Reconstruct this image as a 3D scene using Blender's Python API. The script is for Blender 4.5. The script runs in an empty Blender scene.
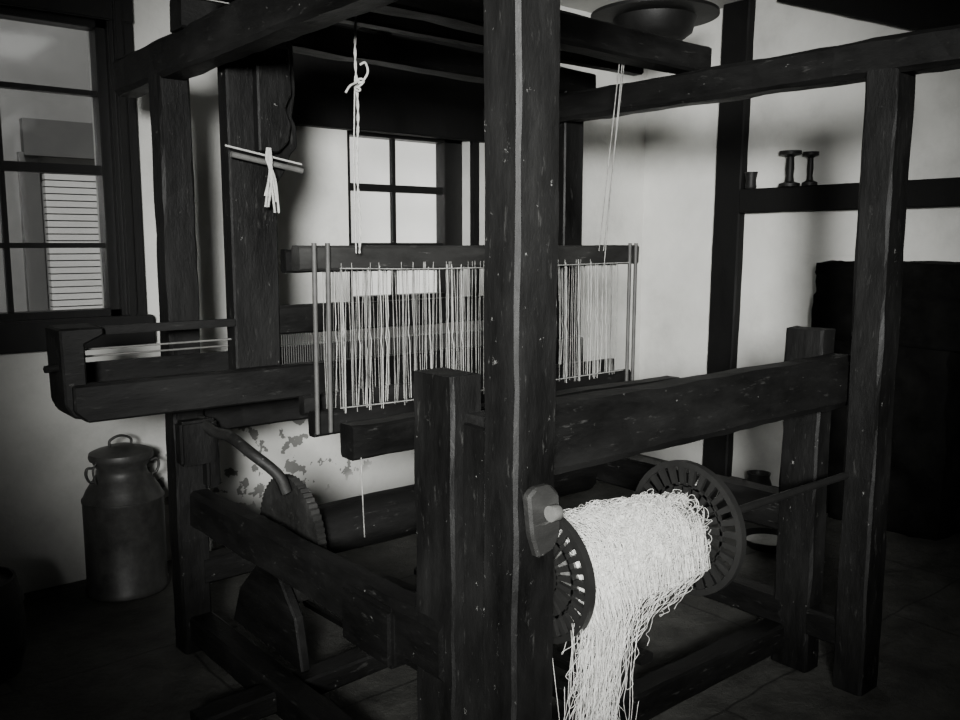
import bpy, bmesh, math, random
from mathutils import Vector, noise, Matrix
random.seed(7)
scene = bpy.context.scene
COL = scene.collection

# ---------------------------------------------------------------- materials
TINT = (1.0, 1.0, 0.955)
def g(v): return (v*TINT[0], v*TINT[1], v*TINT[2], 1)
def base_mat(name, rough=.6, spec=.4, metal=0):
    m = bpy.data.materials.new(name); m.use_nodes = True
    nt = m.node_tree; b = nt.nodes['Principled BSDF']
    b.inputs['Roughness'].default_value = rough
    b.inputs['Specular IOR Level'].default_value = spec
    b.inputs['Metallic'].default_value = metal
    return m, nt, b
def N(nt, t, **kw):
    n = nt.nodes.new(t)
    for k, v in kw.items(): setattr(n, k, v)
    return n
def ramp(nt, fac, stops):
    r = N(nt, 'ShaderNodeValToRGB')
    el = r.color_ramp.elements
    while len(el) < len(stops): el.new(.5)
    for e, (p, v) in zip(el, stops):
        e.position = p; e.color = g(v)
    nt.links.new(fac, r.inputs[0]); return r
def noise_tex(nt, scale, detail=6, rough=.6, sc=None):
    tc = N(nt, 'ShaderNodeTexCoord'); mp = N(nt, 'ShaderNodeMapping')
    nt.links.new(tc.outputs['Object'], mp.inputs[0])
    if sc: mp.inputs['Scale'].default_value = sc
    t = N(nt, 'ShaderNodeTexNoise')
    t.inputs['Scale'].default_value = scale; t.inputs['Detail'].default_value = detail
    t.inputs['Roughness'].default_value = rough
    nt.links.new(mp.outputs[0], t.inputs['Vector']); return t
def bump(nt, b, h, s=.3, d=.01):
    bp = N(nt, 'ShaderNodeBump'); bp.inputs['Strength'].default_value = s
    bp.inputs['Distance'].default_value = d
    nt.links.new(h, bp.inputs['Height']); nt.links.new(bp.outputs[0], b.inputs['Normal'])
def mix(nt, fac, a, b_, mode='MIX'):
    m = N(nt, 'ShaderNodeMix', data_type='RGBA', blend_type=mode)
    if isinstance(fac, float): m.inputs[0].default_value = fac
    else: nt.links.new(fac, m.inputs[0])
    for s, v in ((m.inputs[6], a), (m.inputs[7], b_)):
        if isinstance(v, tuple): s.default_value = v
        else: nt.links.new(v, s)
    return m.outputs[2]

def wood(name, sc, lo=.0008, hi=.0065, fleck=.10, rough=.55, fth=.665, scr=.022):
    m, nt, b = base_mat(name, rough, .20)
    gr = noise_tex(nt, 9, 9, .68, tuple(.5*s+.12 for s in sc))
    r = ramp(nt, gr.outputs[0], [(.35, lo), (.55, (lo+hi)/2.6), (.75, hi)])
    s1 = noise_tex(nt, 60, 4, .7, tuple(.2 if s < 1 else 1 for s in sc))
    sr = ramp(nt, s1.outputs[0], [(.62, 0), (.72, .75)])
    c = mix(nt, sr.outputs[0], r.outputs[0], g(scr))
    fl = noise_tex(nt, 40, 6, .74, tuple(.75+.25*s for s in sc))
    fr = ramp(nt, fl.outputs[0], [(fth, 0), (fth+.05, .9)])
    c = mix(nt, fr.outputs[0], c, g(fleck))
    nt.links.new(c, b.inputs['Base Color'])
    bump(nt, b, gr.outputs[0], .6, .014)
    rr = ramp(nt, gr.outputs[0], [(.3, rough-.12), (.8, rough+.25)])
    nt.links.new(rr.outputs[0], b.inputs['Roughness'])
    return m
W_X = wood('wood_grain_x', (.15, 1, 1))
W_Y = wood('wood_grain_y', (1, .15, 1))
W_Z = wood('wood_grain_z', (1, 1, .15), fleck=.14, fth=.66)
W_DARK = wood('wood_black', (1, 1, .2), .001, .004, .01, .7, scr=.006)
W_MID = wood('wood_weathered', (.15, 1, 1), .005, .028, .18, .55, scr=.06)

def plaster(name, v, patches=False):
    m, nt, b = base_mat(name, .85, .15)
    n1 = noise_tex(nt, 1.4, 8, .68)
    r = ramp(nt, n1.outputs[0], [(.3, v*.66), (.5, v*.88), (.7, v)])
    col = r.outputs[0]
    n3 = noise_tex(nt, 30, 4, .6)
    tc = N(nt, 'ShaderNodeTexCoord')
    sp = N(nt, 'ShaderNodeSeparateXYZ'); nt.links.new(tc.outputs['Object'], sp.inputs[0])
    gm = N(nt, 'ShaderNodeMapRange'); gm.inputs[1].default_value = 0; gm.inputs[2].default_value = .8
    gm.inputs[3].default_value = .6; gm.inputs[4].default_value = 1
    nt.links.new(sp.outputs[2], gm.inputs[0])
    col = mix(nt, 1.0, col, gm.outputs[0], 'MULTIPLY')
    if patches:
        n2 = noise_tex(nt, 13, 4, .55)
        pr = ramp(nt, n2.outputs[0], [(.565, 0), (.58, 1)])
        mp = N(nt, 'ShaderNodeMapping'); mp.inputs['Location'].default_value = (-1.95/.75, 0, -.40/.24)
        mp.inputs['Scale'].default_value = (1/.75, 0, 1/.24)
        nt.links.new(tc.outputs['Object'], mp.inputs[0])
        ln = N(nt, 'ShaderNodeVectorMath', operation='LENGTH'); nt.links.new(mp.outputs[0], ln.inputs[0])
        mr = N(nt, 'ShaderNodeMapRange')
        mr.inputs[1].default_value = 1.0; mr.inputs[2].default_value = .8
        nt.links.new(ln.outputs['Value'], mr.inputs[0])
        mm = N(nt, 'ShaderNodeMath', operation='MULTIPLY')
        nt.links.new(pr.outputs[0], mm.inputs[0]); nt.links.new(mr.outputs[0], mm.inputs[1])
        col = mix(nt, mm.outputs[0], col, g(.13))
    nt.links.new(col, b.inputs['Base Color'])
    bump(nt, b, n3.outputs[0], .25, .01)
    return m
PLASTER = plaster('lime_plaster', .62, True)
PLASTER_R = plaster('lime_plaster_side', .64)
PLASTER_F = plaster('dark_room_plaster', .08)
CEIL = plaster('ceiling_plaster', .4)

def flag():
    m, nt, b = base_mat('flagstone', .7, .25)
    tc = N(nt, 'ShaderNodeTexCoord')
    br = N(nt, 'ShaderNodeTexBrick')
    br.inputs['Scale'].default_value = 1.0
    br.inputs['Brick Width'].default_value = 1.1; br.inputs['Row Height'].default_value = .75
    br.inputs['Mortar Size'].default_value = .008; br.inputs['Mortar Smooth'].default_value = .9
    br.inputs['Color1'].default_value = g(.052); br.inputs['Color2'].default_value = g(.064)
    br.inputs['Mortar'].default_value = g(.020)
    wv = noise_tex(nt, 2.5, 3, .5)
    nt.links.new(mix(nt, .06, tc.outputs['Object'], wv.outputs['Color']), br.inputs['Vector'])
    n = noise_tex(nt, 5, 8, .7)
    r = ramp(nt, n.outputs[0], [(.3, .2), (.75, 1.0)])
    nt.links.new(mix(nt, 1.0, br.outputs[0], r.outputs[0], 'MULTIPLY'), b.inputs['Base Color'])
    bump(nt, b, n.outputs[0], .6, .03)
    return m
FLAG = flag()
def simple(name, v, rough, metal=0, spec=.5, ns=14, var=.5):
    m, nt, b = base_mat(name, rough, spec, metal)
    n = noise_tex(nt, ns, 8, .7)
    r = ramp(nt, n.outputs[0], [(.3, v*(1-var)), (.7, v)])
    nt.links.new(r.outputs[0], b.inputs['Base Color'])
    bump(nt, b, n.outputs[0], .3, .006)
    return m
IRON = simple('cast_iron', .008, .55, .2, .35)
CHURN = simple('tarnished_steel', .055, .5, .35, ns=11, var=.75)
STEEL = simple('worn_steel', .2, .4, .5)
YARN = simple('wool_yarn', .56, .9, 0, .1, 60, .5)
DRUM = simple('wound_wool_shade', .11, .9, 0, .1, 70, .7)  # wool core darkened so the gaps between strands look shaded
CORD = simple('cotton_cord', .34, .9, 0, .1, 60, .4)
HEDDLE = simple('heddle_string', .24, .9, 0, .1, 25, .7)
FRAME = simple('window_paint_dark', .004, .45, 0, .35)
STONE = simple('hearth_stone', .006, .95, 0, .05, 5, .8)
ENAMEL = simple('enamel', .4, .4, 0)
FACADE = simple('outside_render', .15, .9, 0, .1, 2, .3)
FACADE_W = simple('outside_sunlit_white', .9, .9, 0, .1, 3, .1)  # white wall, with sunlit brightness put into its colour
SLAT = simple('shutter_paint', .40, .7, 0, .1, 3, .15)
TRIM_OUT = simple('outside_trim', .07, .8, 0, .1, 3, .3)  # the shutter frame's own dark colour
def glass():
    m, nt, b = base_mat('window_glass', .05)
    out = nt.nodes['Material Output']
    tr = N(nt, 'ShaderNodeBsdfTransparent'); tr.inputs[0].default_value = (.9, .9, .9, 1)
    gl = N(nt, 'ShaderNodeBsdfGlossy'); gl.inputs['Roughness'].default_value = .08
    mx = N(nt, 'ShaderNodeMixShader'); mx.inputs[0].default_value = .04
    nt.links.new(tr.outputs[0], mx.inputs[1]); nt.links.new(gl.outputs[0], mx.inputs[2])
    nt.links.new(mx.outputs[0], out.inputs[0]); return m
GLASS = glass()

# ---------------------------------------------------------------- helpers
def obj_from_bm(name, bm, mat, parent=None, smooth=False):
    bmesh.ops.recalc_face_normals(bm, faces=bm.faces)
    me = bpy.data.meshes.new(name); bm.to_mesh(me); bm.free()
    if smooth:
        for p in me.polygons: p.use_smooth = True
    me.materials.append(mat)
    o = bpy.data.objects.new(name, me); COL.objects.link(o)
    if parent: o.parent = parent
    return o
def empty(name, loc=(0, 0, 0)):
    e = bpy.data.objects.new(name, None); COL.objects.link(e); e.empty_display_size = .1
    return e
def add_box(bm, x0, x1, y0, y1, z0, z1, bev=0):
    r = bmesh.ops.create_cube(bm, size=1)
    vs = r['verts']
    for v in vs:
        v.co = Vector((x0+(v.co.x+.5)*(x1-x0), y0+(v.co.y+.5)*(y1-y0), z0+(v.co.z+.5)*(z1-z0)))
    if bev:
        es = list({e for v in vs for e in v.link_edges})
        bmesh.ops.bevel(bm, geom=es, offset=bev, segments=2, affect='EDGES')
def boxes(name, lst, mat, parent=None, bev=0):
    bm = bmesh.new()
    for b in lst: add_box(bm, *b, bev=bev)
    return obj_from_bm(name, bm, mat, parent)
def beam_bm(bm, p0, p1, w, h, jit=.003, ch=.008, w1=None, h1=None, step=.06):
    p0, p1 = Vector(p0), Vector(p1); d = (p1-p0); L = d.length; d.normalize()
    a = Vector((1, 0, 0)) if abs(d.z) > .9 else Vector((0, 0, 1)).cross(d).normalized()
    if abs(d.z) > .9: a = Vector((1, 0, 0)); a = (a-d*a.dot(d)).normalized()
    b = d.cross(a).normalized()
    n = max(2, int(L/step)); rings = []
    w1 = w1 or w; h1 = h1 or h
    for i in range(n+1):
        t = i/n; c = p0+d*L*t
        W = (w+(w1-w)*t)/2; H = (h+(h1-h)*t)/2
        pts = [(-W+ch, -H), (W-ch, -H), (W, -H+ch), (W, H-ch), (W-ch, H), (-W+ch, H), (-W, H-ch), (-W, -H+ch)]
        ring = []
        for k, (x, y) in enumerate(pts):
            q = c+a*x+b*y
            nz = noise.noise_vector(q*5+Vector((k//2*3.1, 0, 0)))*jit + noise.noise_vector(q*23)*jit*.5
            ring.append(bm.verts.new(q+nz))
        rings.append(ring)
    for r0, r1 in zip(rings, rings[1:]):
        for k in range(8): bm.faces.new((r0[k], r0[(k+1) % 8], r1[(k+1) % 8], r1[k]))
    bm.faces.new(rings[0][::-1]); bm.faces.new(rings[-1])
def beam(name, p0, p1, w, h, mat, parent=None, **kw):
    bm = bmesh.new(); beam_bm(bm, p0, p1, w, h, **kw)
    return obj_from_bm(name, bm, mat, parent)
def lathe(name, prof, loc, mat, parent=None, seg=48, axis='Z'):
    bm = bmesh.new(); rings = []
    for r, z in prof:
        ring = []
        for i in range(seg):
            a = 2*math.pi*i/seg
            x, y = r*math.cos(a), r*math.sin(a)
            v = (x, y, z) if axis == 'Z' else (z, x, y)
            ring.append(bm.verts.new(Vector(loc)+Vector(v)))
        rings.append(ring)
    for r0, r1 in zip(rings, rings[1:]):
        for k in range(seg): bm.faces.new((r0[k], r0[(k+1) % seg], r1[(k+1) % seg], r1[k]))
    bm.faces.new(rings[0][::-1]); bm.faces.new(rings[-1])
    o = obj_from_bm(name, bm, mat, parent, True)
    md = o.modifiers.new('es', 'EDGE_SPLIT'); md.split_angle = math.radians(40)
    return o
def extrude_xz(name, pts, y0, y1, mat, parent=None, bev=.006):
    bm = bmesh.new()
    vs = [bm.verts.new((x, y0, z)) for x, z in pts]
    f = bm.faces.new(vs)
    r = bmesh.ops.extrude_face_region(bm, geom=[f])
    for v in r['geom']:
        if isinstance(v, bmesh.types.BMVert): v.co.y = y1
    if bev: bmesh.ops.bevel(bm, geom=list(bm.edges), offset=bev, segments=1, affect='EDGES')
    return obj_from_bm(name, bm, mat, parent)
def extrude_yz(name, pts, x0, x1, mat, parent=None, bev=.006):
    bm = bmesh.new()
    vs = [bm.verts.new((x0, y, z)) for y, z in pts]
    f = bm.faces.new(vs)
    r = bmesh.ops.extrude_face_region(bm, geom=[f])
    for v in r['geom']:
        if isinstance(v, bmesh.types.BMVert): v.co.x = x1
    if bev: bmesh.ops.bevel(bm, geom=list(bm.edges), offset=bev, segments=1, affect='EDGES')
    return obj_from_bm(name, bm, mat, parent)
def strings(name, lines, rad, mat, parent=None, smooth=True):
    cu = bpy.data.curves.new(name, 'CURVE'); cu.dimensions = '3D'
    cu.bevel_depth = rad; cu.bevel_resolution = 1; cu.use_fill_caps = True
    for ln in lines:
        s = cu.splines.new('POLY'); s.points.add(len(ln)-1)
        for p, q in zip(s.points, ln): p.co = (q[0], q[1], q[2], 1)
        s.use_smooth = True
    cu.materials.append(mat)
    o = bpy.data.objects.new(name, cu); COL.objects.link(o)
    if parent: o.parent = parent
    return o
def sample(pts, n=24):
    P = [Vector(p) for p in pts]; P = [2*P[0]-P[1]]+P+[2*P[-1]-P[-2]]
    out = []
    for i in range(1, len(P)-2):
        for k in range(n):
            t = k/n
            out.append(.5*((2*P[i])+(-P[i-1]+P[i+1])*t+(2*P[i-1]-5*P[i]+4*P[i+1]-P[i+2])*t*t+(-P[i-1]+3*P[i]-3*P[i+1]+P[i+2])*t**3))
    out.append(P[-2]); return out

# ---------------------------------------------------------------- room
YW, XR, H = 4.06, 4.80, 2.95
XL, YF = -2.1, -2.6
T = .28
boxes('floor', [(XL-.3, XR+.3, YF-.3, YW+T, -.12, 0)], FLAG)
boxes('ceiling', [(XL-.3, XR+.3, YF-.3, YW+T, H, H+.12)], CEIL)
w1 = (.0, 1.26, 1.17, 2.46); w2 = (2.44, 3.26, 1.17, 2.12)
y0, y1 = YW, YW+T
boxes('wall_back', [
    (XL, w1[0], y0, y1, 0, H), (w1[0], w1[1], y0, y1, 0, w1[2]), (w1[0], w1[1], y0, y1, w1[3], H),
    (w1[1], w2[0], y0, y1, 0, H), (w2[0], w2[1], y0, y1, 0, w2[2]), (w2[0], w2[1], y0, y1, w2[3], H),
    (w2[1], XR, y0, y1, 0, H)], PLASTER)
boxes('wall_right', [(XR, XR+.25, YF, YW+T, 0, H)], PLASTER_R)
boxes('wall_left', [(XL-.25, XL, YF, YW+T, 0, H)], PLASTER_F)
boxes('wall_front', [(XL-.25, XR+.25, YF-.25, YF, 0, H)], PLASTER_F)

def window(name, x0, x1, z0, z1, y, cols, rows, jl, jr, jt, jb, arch):
    e = empty(name)
    L = [(x0, x0+jl, y-.03, y+.06, z0, z1), (x1-jr, x1, y-.03, y+.06, z0, z1),
         (x0, x1, y-.03, y+.06, z1-jt, z1), (x0, x1, y-.03, y+.06, z0, z0+jb)]
    for c in cols: L.append((c-.011, c+.011, y, y+.035, z0, z1))
    for r in rows:
        t = .02 if r == rows[len(rows)//2] else .011
        L.append((x0, x1, y-.012, y+.035, r-t, r+t))
    boxes('sash', L, FRAME, e, .003)
    if arch: boxes('architrave', arch, FRAME, e, .006)
    boxes('glass', [(x0+.01, x1-.01, y+.014, y+.018, z0+.01, z1-.01)], GLASS, e)
    return e
window('window_1', w1[0], w1[1], w1[2], w1[3], YW+.03, [.41, .82], [1.49, 1.815, 2.14], .05, .05, .05, .04,
       [(w1[1]-.01, w1[1]+.10, YW-.035, YW+.0, 1.04, 2.60), (-.12, .01, YW-.035, YW, 1.04, 2.6),
        (-.12, w1[1]+.10, YW-.045, YW, 2.44, 2.62), (-.16, w1[1]+.12, YW-.07, YW+.02, 1.05, 1.18),
        (w1[1]+.012, w1[1]+.05, YW-.06, YW-.03, 1.18, 2.6)])
window('window_2', w2[0], w2[1], w2[2], w2[3], YW+.10, [2.80], [1.49, 1.80], .06, .13, .05, .04,
       [(w2[1]-.005, w2[1]+.05, YW-.03, YW+.0, 1.12, 2.1), (w2[0]-.03, w2[1]+.06, YW-.05, YW+.07, 1.12, 1.172)])
beam('trim_1', (2.08, YW-.03, 2.47), (3.75, YW-.03, 2.47), .08, .78, W_DARK)
beam('trim_2', (XR-.03, 3.36, 0), (XR-.03, 3.32, H), .07, .19, W_DARK)
beam('trim_3', (XR-.03, 3.0, 3.02), (XR-.03, 1.2, 2.34), .06, .26, W_DARK)

# outside
boxes('exterior_building', [(-1.5, 3.1, 6.6, 6.9, -.5, 4.5)], FACADE)
boxes('sunlit_white_building', [(3.12, 8.5, 6.4, 6.9, -.5, 4.5)], FACADE_W)
sh = empty('window_shutter')
boxes('shutter_frame', [(1.45, 2.15, 6.52, 6.6, 2.08, 2.32), (1.42, 1.54, 6.54, 6.6, .6, 2.1), (2.05, 2.15, 6.54, 6.6, .6, 2.1)], TRIM_OUT, sh)
boxes('slats', [(1.56, 2.04, 6.50+.0, 6.57, .62+i*.045, .62+i*.045+.037) for i in range(31)], SLAT, sh)
boxes('exterior_ground', [(-4, 9, YW+T, 8, -.5, -.4)], FACADE)

# ---------------------------------------------------------------- loom
loom = empty('handloom')
PX, QX = 1.225, 2.78
beam('post_front_left', (PX, 1.36, 0), (PX+.002, 1.36, 2.28), .118, .108, W_Z, loom, jit=.004, ch=.008)
beam('post_front_right', (QX+.01, 1.38, 0), (QX+.01, 1.38, 2.03), .12, .105, W_Z, loom, jit=.005, ch=.008)
beam('post_back_left', (1.16, 3.10, 0), (1.16, 3.10, 2.08), .11, .10, W_Z, loom, jit=.005)
beam('post_back_right', (2.80, 3.10, 0), (2.80, 3.10, 2.08), .10, .10, W_Z, loom)
beam('cheek_left', (PX-.01, 1.60, .0), (PX-.01, 1.60, 1.205), .085, .15, W_Z, loom, jit=.005, ch=.006)
beam('cheek_left_inner', (PX+.01, 1.475, .0), (PX+.01, 1.475, 1.10), .08, .09, W_Z, loom, jit=.005)
beam('cheek_right', (QX, 1.60, .0), (QX, 1.60, 1.21), .09, .14, W_Z, loom, jit=.006, ch=.008)
beam('top_rail_left', (PX-.04, 1.0, 2.13), (1.15, 3.50, 2.115), .10, .13, W_Y, loom, jit=.006, ch=.014)
beam('top_rail_right', (QX, 1.05, 2.07), (QX, 3.3, 2.08), .10, .115, W_Y, loom, jit=.006, ch=.014)
beam('top_cross_beam', (1.10, 2.15, 2.20), (2.85, 2.15, 2.18), .10, .10, W_X, loom, jit=.005)
beam('batten_support_beam', (1.10, 2.86, 2.22), (2.98, 2.86, 2.20), .10, .10, W_X, loom, jit=.005)
beam('top_joist', (1.05, 2.5, 2.22), (2.90, 2.5, 2.22), .06, .06, W_X, loom)
for i, xx in enumerate((1.55, 1.85)):
    beam('ridge_slat_%d' % i, (xx, 2.05, 2.29), (xx+.03, 3.0, 2.29), .09, .035, W_Y, loom)
beam('side_rail_left', (1.19, 3.14, .54), (1.20, 1.56, .55), .085, .14, W_Y, loom, jit=.007, ch=.016)
beam('sill_left', (1.17, 3.2, .09), (1.20, 1.4, .09), .09, .10, W_Y, loom)
beam('side_rail_right', (QX+.01, 3.14, .54), (QX, 1.56, .55), .085, .13, W_Y, loom)
beam('sill_right', (QX, 3.2, .19), (QX, 1.4, .19), .09, .10, W_Y, loom)
boxes('rail_block', [(1.14, 1.25, 1.74, 1.98, .44, .60)], W_Y, loom, .012)
boxes('post_block', [(1.10, 1.235, 2.98, 3.04, .72, .88), (1.2, 1.25, 3.0, 3.16, .62, .86)], W_Z, loom, .01)
beam('breast_beam', (PX-.01, 1.50, 1.035), (QX+.02, 1.50, 1.045), .11, .17, W_X, loom, jit=.006, ch=.022)
beam('back_beam', (1.13, 3.12, .86), (2.84, 3.12, .86), .09, .10, W_X, loom)
beam('lower_cross_rail', (1.19, 3.08, .30), (2.82, 3.08, .30), .07, .10, W_X, loom)
beam('knee_beam', (1.27, 2.15, .935), (2.74, 2.15, .935), .075, .10, W_X, loom, jit=.005)
beam('front_sill', (1.22, 1.66, .10), (2.80, 1.66, .10), .08, .10, W_X, loom)
beam('treadle_bar', (.90, 2.42, .08), (1.78, 2.44, .10), .09, .07, W_X, loom)
for i, xx in enumerate((1.62, 1.80, 1.98, 2.16)):
    beam('treadle_%d' % i, (xx, 3.05, .07), (xx-.02, 1.75, .14+.02*(i % 2)), .06, .035, W_Y, loom)

lathe('cloth_roller', [(.03, -.12), (.03, 0), (.085, 0), (.09, .3), (.086, .8), (.09, 1.35), (.03, 1.35), (.03, 1.48)], (1.34, 2.58, .53), W_X, loom, 32, 'X')
def toothed(name, loc, R, th, nt_, mat, parent):
    bm = bmesh.new(); fr, bk = [], []
    for i in range(nt_*2):
        a = math.pi*i/nt_; r = R*(1.0 if i % 2 else .965)
        for lst, x in ((fr, -th/2), (bk, th/2)):
            lst.append(bm.verts.new(Vector(loc)+Vector((x, r*math.cos(a), r*math.sin(a)))))
    bm.faces.new(fr); bm.faces.new(bk[::-1])
    n = len(fr)
    for k in range(n): bm.faces.new((fr[k], fr[(k+1) % n], bk[(k+1) % n], bk[k]))
    return obj_from_bm(name, bm, mat, parent)
toothed('ratchet_disc', (1.31, 2.58, .53), .21, .03, 60, W_MID, loom)
lathe('ratchet_hub', [(.0, 0), (.05, 0), (.05, .05), (.025, .05), (.025, .08), (0, .08)], (1.235, 2.58, .53), IRON, loom, 24, 'X')
extrude_yz('roller_bracket', [(2.95, .13), (2.42, .13), (2.46, .30), (2.60, .44), (2.72, .42), (2.88, .28)], 1.25, 1.285, W_Y, loom)
lv = sample([(1.20, 3.05, .87), (1.19, 2.92, .85), (1.18, 2.75, .86), (1.19, 2.62, .83), (1.25, 2.55, .76), (1.27, 2.53, .70)], 8)
strings('ratchet_lever', [lv], .019, W_MID, loom)

# batten (sley)
pts = [(0, 1.0), (0, 2.18), (.245, 2.18), (.25, 2.02), (.235, 1.93), (.25, 1.90), (.252, 1.83), (.225, 1.80), (.20, 1.74), (.17, 1.70), (.165, 1.0)]
extrude_xz('sword_left', [(1.24+x, z) for x, z in pts], 2.81, 2.885, W_Z, loom)
extrude_xz('sword_right', [(2.79, 1.0), (2.79, 2.18), (2.91, 2.18), (2.91, 1.0)], 2.81, 2.88, W_Z, loom)
extrude_xz('sword_pad', [(1.33, 1.80), (1.33, 2.15), (1.45, 2.15), (1.455, 2.0), (1.43, 1.95), (1.45, 1.90), (1.44, 1.84), (1.40, 1.80)], 2.77, 2.815, W_Z, loom)
extrude_xz('race_block', [(.70, 1.0), (.735, .965), (2.86, .965), (2.86, 1.08), (.70, 1.08)], 2.74, 2.80, W_X, loom)
boxes('box_floor', [(.70, 2.86, 2.79, 2.95, .985, 1.02)], W_X, loom, .004)
boxes('box_back', [(.70, 2.86, 2.95, 2.975, .985, 1.12)], W_X, loom, .004)
extrude_xz('box_end', [(.68, 1.02), (.70, .98), (.745, .97), (.745, 1.20), (.80, 1.225), (.80, 1.25), (.675, 1.25)], 2.76, 2.93, W_X, loom)
boxes('box_cap', [(.74, 1.24, 2.80, 2.83, 1.222, 1.248)], W_X, loom, .004)
strings('shuttle_rods', [[(.72, 2.85, 1.175), (1.25, 2.85, 1.175)], [(.72, 2.88, 1.15), (1.25, 2.88, 1.15)]], .0035, STEEL, loom)
strings('box_peg', [[(.64, 2.80, 1.13), (.70, 2.82, 1.13)]], .012, W_X, loom)
beam('hand_tree', (1.38, 2.85, 1.23), (2.82, 2.85, 1.23), .06, .10, W_X, loom)
REEDM = simple('reed_cane', .06, .7, 0, .2, 20, .5)
reed = []
for i in range(150):
    x = 1.42+i*.0092; reed.append([(x, 2.85, 1.03), (x, 2.85, 1.2)])
strings('reed', reed, .0016, REEDM, loom)
PEG = simple('peg_wood', .09, .6, 0, .3, 20, .6)
strings('sword_peg', [[(1.225, 2.76, 1.785), (1.48, 2.76, 1.745)]], .010, PEG, loom)
strings('sword_peg_thin', [[(1.20, 2.745, 1.81), (1.47, 2.745, 1.765)]], .0035, CORD, loom)
rg = []
for k in range(9):
    a = k*.8; dx = .009*math.cos(a); s = -1 if k % 2 else 1
    rg.append(sample([(1.345+dx*.6, 2.735, 1.81), (1.34+dx, 2.725, 1.775), (1.342+dx*.4, 2.72, 1.745), (1.345+s*.006+dx*.9, 2.72, 1.70), (1.345+s*.018+dx*.8, 2.725, 1.60+.018*(k % 4))], 6))
strings('tied_rag', rg, .0042, CORD, loom)

# harness of heddles
hx0, hx1, hy = 1.27, 2.70, 2.35
beam('harness_top_bar', (hx0-.04, hy, 1.455), (hx1+.03, hy, 1.455), .05, .075, W_MID, loom, jit=.003)
beam('harness_top_bar_rear', (hx0-.04, hy+.08, 1.445), (hx1, hy+.08, 1.445), .035, .07, W_X, loom)
beam('harness_bottom_bar', (hx0, hy, .955), (hx1, hy, .955), .045, .075, W_X, loom, jit=.003)
beam('harness_bottom_bar_rear', (hx0+.01, hy+.08, 1.0), (hx1, hy+.08, 1.0), .035, .06, W_X, loom)
ROD = simple('rod_wood', .05, .6, 0, .3, 20, .5)
sd = []
for xx in (hx0+.0, hx0+.045, hx1-.04, hx1-.005):
    sd.append([(xx, hy-.035, .93), (xx+.003, hy-.035, 1.50)])
strings('harness_side_rods', sd, .0075, ROD, loom)
hl = []; hl2 = []
x = hx0+.065
while x < hx1-.05:
    x += random.choice((.003, .005, .007, .009, .004, .013))
    lean = random.uniform(-.012, .012); yy = hy+random.choice((-.028, -.02, .0, .03, .05, .08))
    bow = random.uniform(-.006, .006)
    zb = .98 if random.random() < .93 else random.uniform(1.05, 1.3)
    ln = [(x+lean*t/8+bow*math.sin(math.pi*t/8), yy, 1.44-(1.44-zb)*t/8) for t in range(9)]
    hl.append(ln)
    if random.random() < .2:
        m = 1.21+random.uniform(-.03, .03)
        hl2.append([(x, yy-.004, 1.43), (x+.005, yy-.004, m+.03), (x+.001, yy-.004, m), (x+.007, yy-.004, m-.03), (x+.004+lean, yy-.004, .98)])
strings('heddles', hl, .0011, HEDDLE, loom)
strings('heddle_eyes', hl2, .0014, CORD, loom)
strings('shaft_lashing', [sample([(hx0+.08, hy-.05, 1.425), (1.7, hy-.05, 1.418), (2.2, hy-.05, 1.42), (hx1-.06, hy-.05, 1.425)], 8),
                          sample([(hx0+.08, hy-.035, 1.0), (1.7, hy-.035, .995), (hx1-.06, hy-.035, 1.0)], 8)], .002, HEDDLE, loom)
def twist(xc, yc, z0, z1, r=.004, n=70, ph=0):
    return [(xc+r*math.cos(ph+i*.9)+.003*math.sin(i*.2), yc+r*math.sin(ph+i*.9), z0+(z1-z0)*i/n) for i in range(n+1)]
strings('suspension_rope_left', [twist(1.40, 2.27, 1.47, 2.20, .0022), twist(1.40, 2.27, 1.47, 2.20, .0022, ph=3.14), [(1.388, 2.27, 1.47), (1.386, 2.27, 1.75), (1.395, 2.27, 1.98)]], .0021, CORD, loom)
kn = [(1.40+.015*math.sin(2*t)*math.cos(t*.5), 2.26+.010*math.cos(3*t), 1.955+.015*math.cos(t*1.0)+.005*math.sin(3*t)) for t in [i*.25 for i in range(26)]]
strings('suspension_knot', [kn, sample([(1.39, 2.25, 1.96), (1.36, 2.24, 1.945), (1.345, 2.24, 1.925)], 6), sample([(1.41, 2.25, 1.965), (1.42, 2.24, 1.99), (1.412, 2.24, 2.015), (1.40, 2.25, 2.01)], 6)], .0033, CORD, loom)
strings('suspension_rope_right', [[(2.47, 2.3, 1.47), (2.46, 2.2, 2.2)], [(2.495, 2.3, 1.47), (2.485, 2.2, 2.2)], [(2.485, 2.3, 1.15), (2.482, 2.29, 1.35), (2.473, 2.2, 2.2)]], .0020, HEDDLE, loom)
strings('loose_cords', [sample([(1.30, 2.12, .93), (1.29, 2.1, .8), (1.295, 2.1, .66)], 6), sample([(1.30, 1.72, 1.0), (1.32, 1.72, .85), (1.31, 1.73, .72)], 6)], .0018, HEDDLE, loom)

# pawl plate on the post
extrude_xz('pawl_plate', [(1.185, .985), (1.205, 1.0), (1.25, 1.0), (1.275, .975), (1.28, .89), (1.258, .855), (1.215, .845), (1.195, .90)], 1.285, 1.31, W_MID, loom, .006)
lathe('pawl_pin', [(0, 0), (.017, 0), (.017, .022), (.012, .028), (0, .028)], (1.228, 1.268, .945), PEG, loom, 20, 'X')
boxes('journal_bracket', [(1.275, 1.33, 1.36, 1.46, .62, .96)], W_Z, loom, .012)

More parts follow.
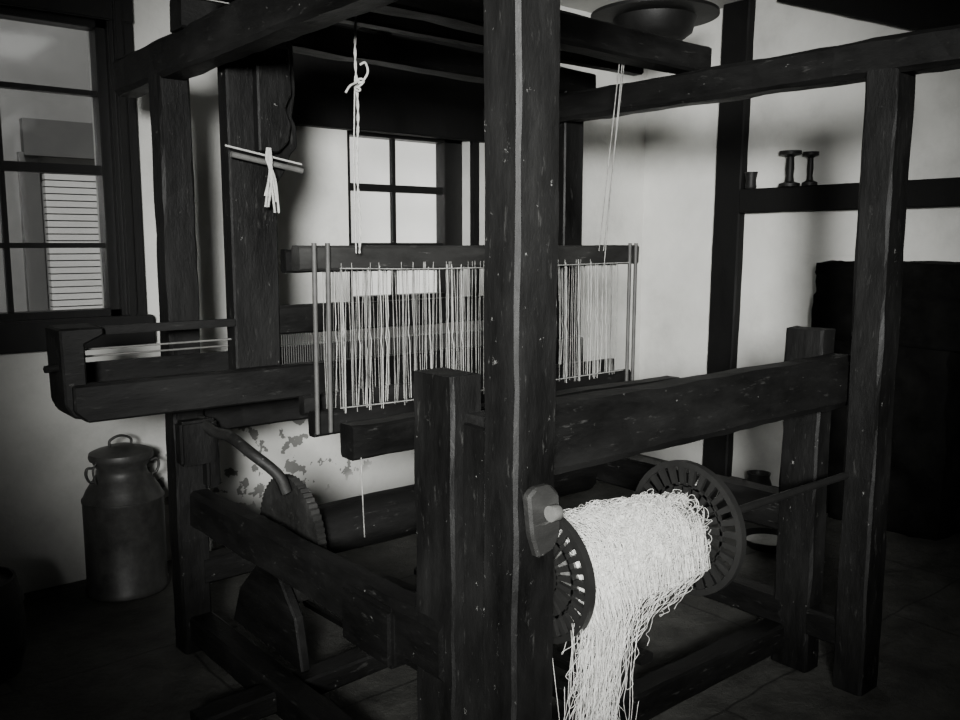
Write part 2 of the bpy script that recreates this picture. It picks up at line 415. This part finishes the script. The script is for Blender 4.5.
# ---------------------------------------------------------------- yarn spool
spool = empty('yarn_spool')
SY, SZ = 1.42, .74
X0, X1 = 1.355, 1.885
IRONF = simple('flange_iron', .012, .5, .2, .4)
def flange(name, x, R, parent):
    bm = bmesh.new(); th = .012
    def ringseg(r0, r1, seg=96, t=th):
        A = []
        for i in range(seg):
            a = 2*math.pi*i/seg
            A.append([bm.verts.new((x+dx, SY+r*math.cos(a), SZ+r*math.sin(a))) for r, dx in ((r0, -t/2), (r1, -t/2), (r1, t/2), (r0, t/2))])
        for i in range(seg):
            p, q = A[i], A[(i+1) % seg]
            for k in range(4): bm.faces.new((p[k], p[(k+1) % 4], q[(k+1) % 4], q[k]))
    ringseg(R*.91, R, t=.02); ringseg(R*.62, R*.66); ringseg(.012, R*.34, 48)
    def spokes(n, r0, r1, w0, w1):
        for i in range(n):
            a = 2*math.pi*(i+.5)/n; c, s = math.cos(a), math.sin(a)
            vs = []
            for dx in (-th/2, th/2):
                for r, w in ((r0, -w0), (r1, -w1), (r1, w1), (r0, w0)):
                    vs.append(bm.verts.new((x+dx, SY+r*c-w*s, SZ+r*s+w*c)))
            for f in ((0, 1, 2, 3), (7, 6, 5, 4), (0, 4, 5, 1), (1, 5, 6, 2), (2, 6, 7, 3), (3, 7, 4, 0)):
                bm.faces.new([vs[k] for k in f])
    spokes(28, R*.64, R*.93, R*.034, R*.050)
    spokes(22, R*.32, R*.64, R*.026, R*.050)
    return obj_from_bm(name, bm, IRONF, parent)
flange('flange_near', X0, .158, spool)
flange('flange_far', X1, .182, spool)
lathe('axle', [(.012, 0), (.012, 1.48)], (1.28, SY, SZ), IRON, spool, 20, 'X')
DP = [(.0, .100), (.08, .106), (.2, .106), (.34, .098), (.51, .078)]
def drumr(x):
    t = max(0, min(.51, x-X0))
    for (a, ra), (b, rb) in zip(DP, DP[1:]):
        if t <= b: return ra+(rb-ra)*(t-a)/(b-a)
    return DP[-1][1]
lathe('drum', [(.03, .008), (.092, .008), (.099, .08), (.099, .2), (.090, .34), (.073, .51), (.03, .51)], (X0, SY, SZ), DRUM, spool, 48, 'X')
def cx(v): return min(X1-.012, max(X0+.01, v))
wr = []
for k in range(62):
    pts = []; xs = X0+.01+random.uniform(0, .22); xe = X1-.015-random.uniform(0, .22); turns = random.uniform(3, 7); ph = random.uniform(0, 6.28)
    M = int(turns*18)
    for i in range(M+1):
        t = i/M; a = ph+2*math.pi*turns*t
        xx = xs+(xe-xs)*t
        rr = drumr(xx)-.003+.012*abs(noise.noise(Vector((xx*14, k*1.7, a*.5))))
        xx = cx(xx+.034*noise.noise(Vector((a*1.3, k*3.3, 0))))
        pts.append((xx, SY+rr*math.cos(a), SZ+rr*math.sin(a)))
    wr.append(pts)
strings('yarn_wraps', wr, .00065, YARN, spool)
lp = []
for k in range(430):
    x = random.uniform(X0+.02, X1-.03); a = random.uniform(.6, 5.9); pts = []
    s = random.uniform(-.5, .5); lift = random.uniform(.004, .024)
    for i in range(26):
        s += random.uniform(-.7, .7); x += .008*math.sin(s); a -= .055*math.cos(s*.6)
        x = cx(x)
        rr = drumr(x)+.002+lift*abs(math.sin(i*.3+k))
        pts.append((x, SY+rr*math.cos(a), SZ+rr*math.sin(a)))
    lp.append(pts)
strings('yarn_loops', lp, .0006, YARN, spool)
hg = []
for k in range(340):
    u = random.random()
    x = X0+.015+(u**1.6)*.49
    rr = drumr(x)+.004
    near = x < X0+.17
    if near: zend = random.uniform(.20, .60) if random.random() < .8 else random.uniform(.05, .2)
    else: zend = SZ-.09-random.uniform(-.05, .10)*(2.0 if x < X0+.32 else 1.1)
    yh = SY-rr-random.uniform(0, .055 if near else .025)
    xd = x+((X0+.045+random.uniform(-.085, .12))-x)*(.9 if near else .10)+random.uniform(-.02, .02)
    a = math.pi-random.uniform(.2, .9)
    pts = [(x+.008, SY+rr*math.cos(a), SZ-.002+rr*math.sin(a)), (x, SY-rr*.99, SZ+.01), (x-.004, yh, SZ-.07)]
    m = 10; z = SZ-.07; ph = random.uniform(0, 6.28); am = random.uniform(.003, .020); fq = random.uniform(.7, 1.8)
    for i in range(1, m+1):
        t = i/m; j = .003+.005*t
        yy = yh+random.uniform(-j, j)+(.02*t if near else .07*t)
        pts.append((x+(xd-x)*t+am*t*math.sin(ph+i*fq)+random.uniform(-j, j), yy, z+(zend-z)*t))
    if near and random.random() < .5:
        px, py, pz = pts[-1]; sg = random.choice((-1, 1))
        pts += [(px+.012*sg, py+.01, pz-.01), (px+.025*sg, py, pz+.05), (px+.03*sg+random.uniform(-.03, .03), py, min(SZ-.08, pz+random.uniform(.12, .3)))]
    hg.append(sample(pts, 4))
strings('hanging_strands', hg, .0006, YARN, spool)
fz = []
for k in range(170):
    x = random.uniform(X0+.03, X1-.03); a = random.uniform(1.2, 3.8); rr = drumr(x)
    pts = []
    for i in range(6):
        r2 = rr+.028*math.sin(math.pi*i/5)*random.uniform(.4, 1.3)
        aa = a+i*.06
        pts.append((cx(x+i*random.uniform(-.006, .009)), SY+r2*math.cos(aa), SZ+r2*math.sin(aa)))
    fz.append(sample(pts, 3))
strings('stray_fibres', fz, .0005, YARN, spool)
strings('yarn_tail', [sample([(1.895, 1.40, .86), (1.96, 1.42, .885), (2.02, 1.43, .86), (2.04, 1.43, .81), (2.00, 1.43, .765)], 8)], .0018, CORD, spool)

# ---------------------------------------------------------------- milk churn
ch = empty('milk_churn')
C = (1.155, 3.84, 0)
lathe('body', [(0, 0), (.165, 0), (.172, .008), (.172, .03), (.165, .04), (.165, .40), (.168, .405), (.168, .415), (.163, .42), (.150, .45), (.118, .50), (.103, .52), (.100, .545), (.118, .575), (.122, .585), (.10, .585), (0, .585)], C, CHURN, ch)
lathe('lid', [(.10, .58), (.128, .583), (.132, .595), (.128, .612), (.105, .622), (.06, .632), (.05, .64), (0, .642)], C, CHURN, ch)
strings('lid_handle', [sample([(C[0]-.045, C[1], .635), (C[0]-.042, C[1], .665), (C[0], C[1], .682), (C[0]+.042, C[1], .665), (C[0]+.045, C[1], .635)], 6)], .006, CHURN, ch)
for s in (-1, 1):
    strings('side_handle', [sample([(C[0]+s*.118, C[1]-.02, .56), (C[0]+s*.145, C[1]-.02, .562), (C[0]+s*.152, C[1]-.02, .535), (C[0]+s*.14, C[1]-.02, .505), (C[0]+s*.118, C[1]-.02, .50)], 6)], .006, CHURN, ch)
strings('lid_chain', [sample([(C[0]-.11, C[1]-.05, .60), (C[0]-.135, C[1]-.06, .56), (C[0]-.125, C[1]-.06, .50)], 6)], .004, CHURN, ch)

ck = empty('wooden_cask')
K = (.48, 3.38, 0)
lathe('staves', [(0, 0), (.15, 0), (.165, .08), (.172, .17), (.165, .27), (.15, .34), (.14, .34), (.138, .32), (0, .32)], K, W_MID, ck)
lathe('hoop_low', [(.163, .07), (.170, .07), (.173, .10), (.167, .10)], K, IRON, ck)
lathe('hoop_high', [(.168, .25), (.172, .25), (.167, .28), (.161, .28)], K, IRON, ck)

# ---------------------------------------------------------------- mantel & hearth
ms = empty('mantel_shelf')
beam('mantel_beam', (XR-.05, 3.22, 1.755), (XR-.05, .6, 1.755), .10, .145, W_DARK, ms)
def bobbin(name, y, h, r):
    lathe(name, [(0, 0), (r, 0), (r, .018), (r*.45, .03), (r*.35, h*.3), (r*.42, h*.5), (r*.35, h-.035), (r*.5, h-.028), (r*1.05, h-.02), (r*1.05, h), (0, h)], (XR-.06, y, 1.828), IRON)
bobbin('iron_candlestick', 2.91, .205, .06)
bobbin('iron_candlestick.001', 2.78, .19, .042)
lathe('pewter_cup', [(0, 0), (.03, 0), (.035, .01), (.03, .05), (.04, .10), (.036, .10), (.028, .05), (0, .02)], (XR-.06, 3.17, 1.828), IRON)

# near-black rubble chimney breast: one rough mass with a fire opening
fp = empty('stone_fireplace')
bm = bmesh.new()
def slab(x0, x1, ya, yb, za, zb, st=.045):
    add_box(bm, x0, x1, ya, yb, za, zb)
for b_ in ((4.50, XR-.005, 1.85, 2.56, 0, 1.0), (4.50, XR-.005, .4, 1.1, 0, 1.0), (4.48, XR-.005, .4, 2.57, .98, 1.40), (4.72, XR-.005, 1.08, 1.87, 0, 1.0)):
    slab(*b_)
bmesh.ops.subdivide_edges(bm, edges=list(bm.edges), cuts=22, use_grid_fill=True)
for v in bm.verts:
    p = v.co.copy()
    cellv = noise.cell(Vector((p.x*2, p.y*4.2+.5*noise.cell(Vector((0, 0, p.z*6))), p.z*6.5)))
    dx = -.035*cellv-.022*noise.noise(p*10)-.01*noise.noise(p*30)
    if p.x < XR-.06: v.co.x += dx
    v.co.y += .02*noise.noise(p*7)
    if p.z > .05: v.co.z += .015*noise.noise(p*8+Vector((3, 1, 0)))
obj_from_bm('masonry', bm, STONE, fp, True)
boxes('trim_4', [(XR-.02, XR-.002, 2.35, 2.86, 1.43, 1.66)], PLASTER_R, None, .003)

pan = empty('frying_pan')
A = (3.80, 2.36, 0)
lathe('pan_bowl', [(0, .0), (.10, 0), (.135, .045), (.142, .05), (.136, .05), (.10, .012), (0, .012)], A, IRON, pan)
lathe('pan_lining', [(0, .013), (.098, .013), (.11, .026), (.105, .026), (.09, .018), (0, .018)], A, ENAMEL, pan)
strings('pan_handle', [sample([(A[0]+.09, A[1]-.08, .045), (A[0]+.15, A[1]-.13, .06), (A[0]+.22, A[1]-.16, .07)], 6)], .009, IRON, pan)
lathe('stoneware_pot', [(0, 0), (.055, 0), (.072, .03), (.075, .10), (.060, .14), (.068, .165), (.060, .165), (.05, .13), (0, .1)], (4.46, 2.85, 0), CHURN)

hp = empty('hanging_cauldron')
HC = (3.62, 3.02, 2.50)
lathe('bowl', [(0, -.02), (.12, 0), (.19, .05), (.21, .12), (.32, .13), (.32, .145), (.20, .15), (0, .15)], HC, IRON, hp)
strings('hook', [sample([(HC[0], HC[1], HC[2]+.14), (HC[0], HC[1], H)], 3)], .008, IRON, hp)

# ---------------------------------------------------------------- lights
def spot(name, loc, tgt, power, ang, blend, size):
    l = bpy.data.lights.new(name, 'SPOT'); l.energy = power; l.spot_size = math.radians(ang); l.spot_blend = blend
    l.shadow_soft_size = size; l.color = (1, 1, .975)
    o = bpy.data.objects.new(name, l); COL.objects.link(o); o.location = loc
    o.rotation_euler = (Vector(tgt)-Vector(loc)).to_track_quat('-Z', 'Y').to_euler()
spot('vignette_spot', (-1.1, -1.25, 1.95), (2.8, 3.05, 1.30), 3900, 48, 1.0, .3)  # added flash stand-in, cone narrowed so the corners fall off like a vignette
al = bpy.data.lights.new('soft_fill', 'AREA'); al.energy = 7; al.size = .9; al.color = (1, 1, .975)  # added for soft fill, not a fitting of the room
ao = bpy.data.objects.new('soft_fill', al); COL.objects.link(ao); ao.location = (1.3, 1.0, 2.9)
sl = bpy.data.lights.new('sun', 'SUN'); sl.energy = 7; sl.angle = .02
so = bpy.data.objects.new('sun', sl); COL.objects.link(so)
so.rotation_euler = Vector((.15, .42, -.9)).to_track_quat('-Z', 'Y').to_euler()
w = bpy.data.worlds.new('World'); scene.world = w; w.use_nodes = True
bg = w.node_tree.nodes['Background']; bg.inputs[0].default_value = (1, 1, 1, 1); bg.inputs[1].default_value = .8

# ---------------------------------------------------------------- camera
cam = bpy.data.cameras.new('Camera'); co = bpy.data.objects.new('Camera', cam); COL.objects.link(co)
cam.sensor_width = 36; cam.lens = 33.0; cam.clip_start = .05
co.location = (0, 0, 1.5)
pitch = math.radians(7.57); yaw = math.radians(50.6)
d = Vector((math.cos(yaw)*math.cos(pitch), math.sin(yaw)*math.cos(pitch), -math.sin(pitch)))
co.rotation_euler = d.to_track_quat('-Z', 'Y').to_euler()
scene.camera = co
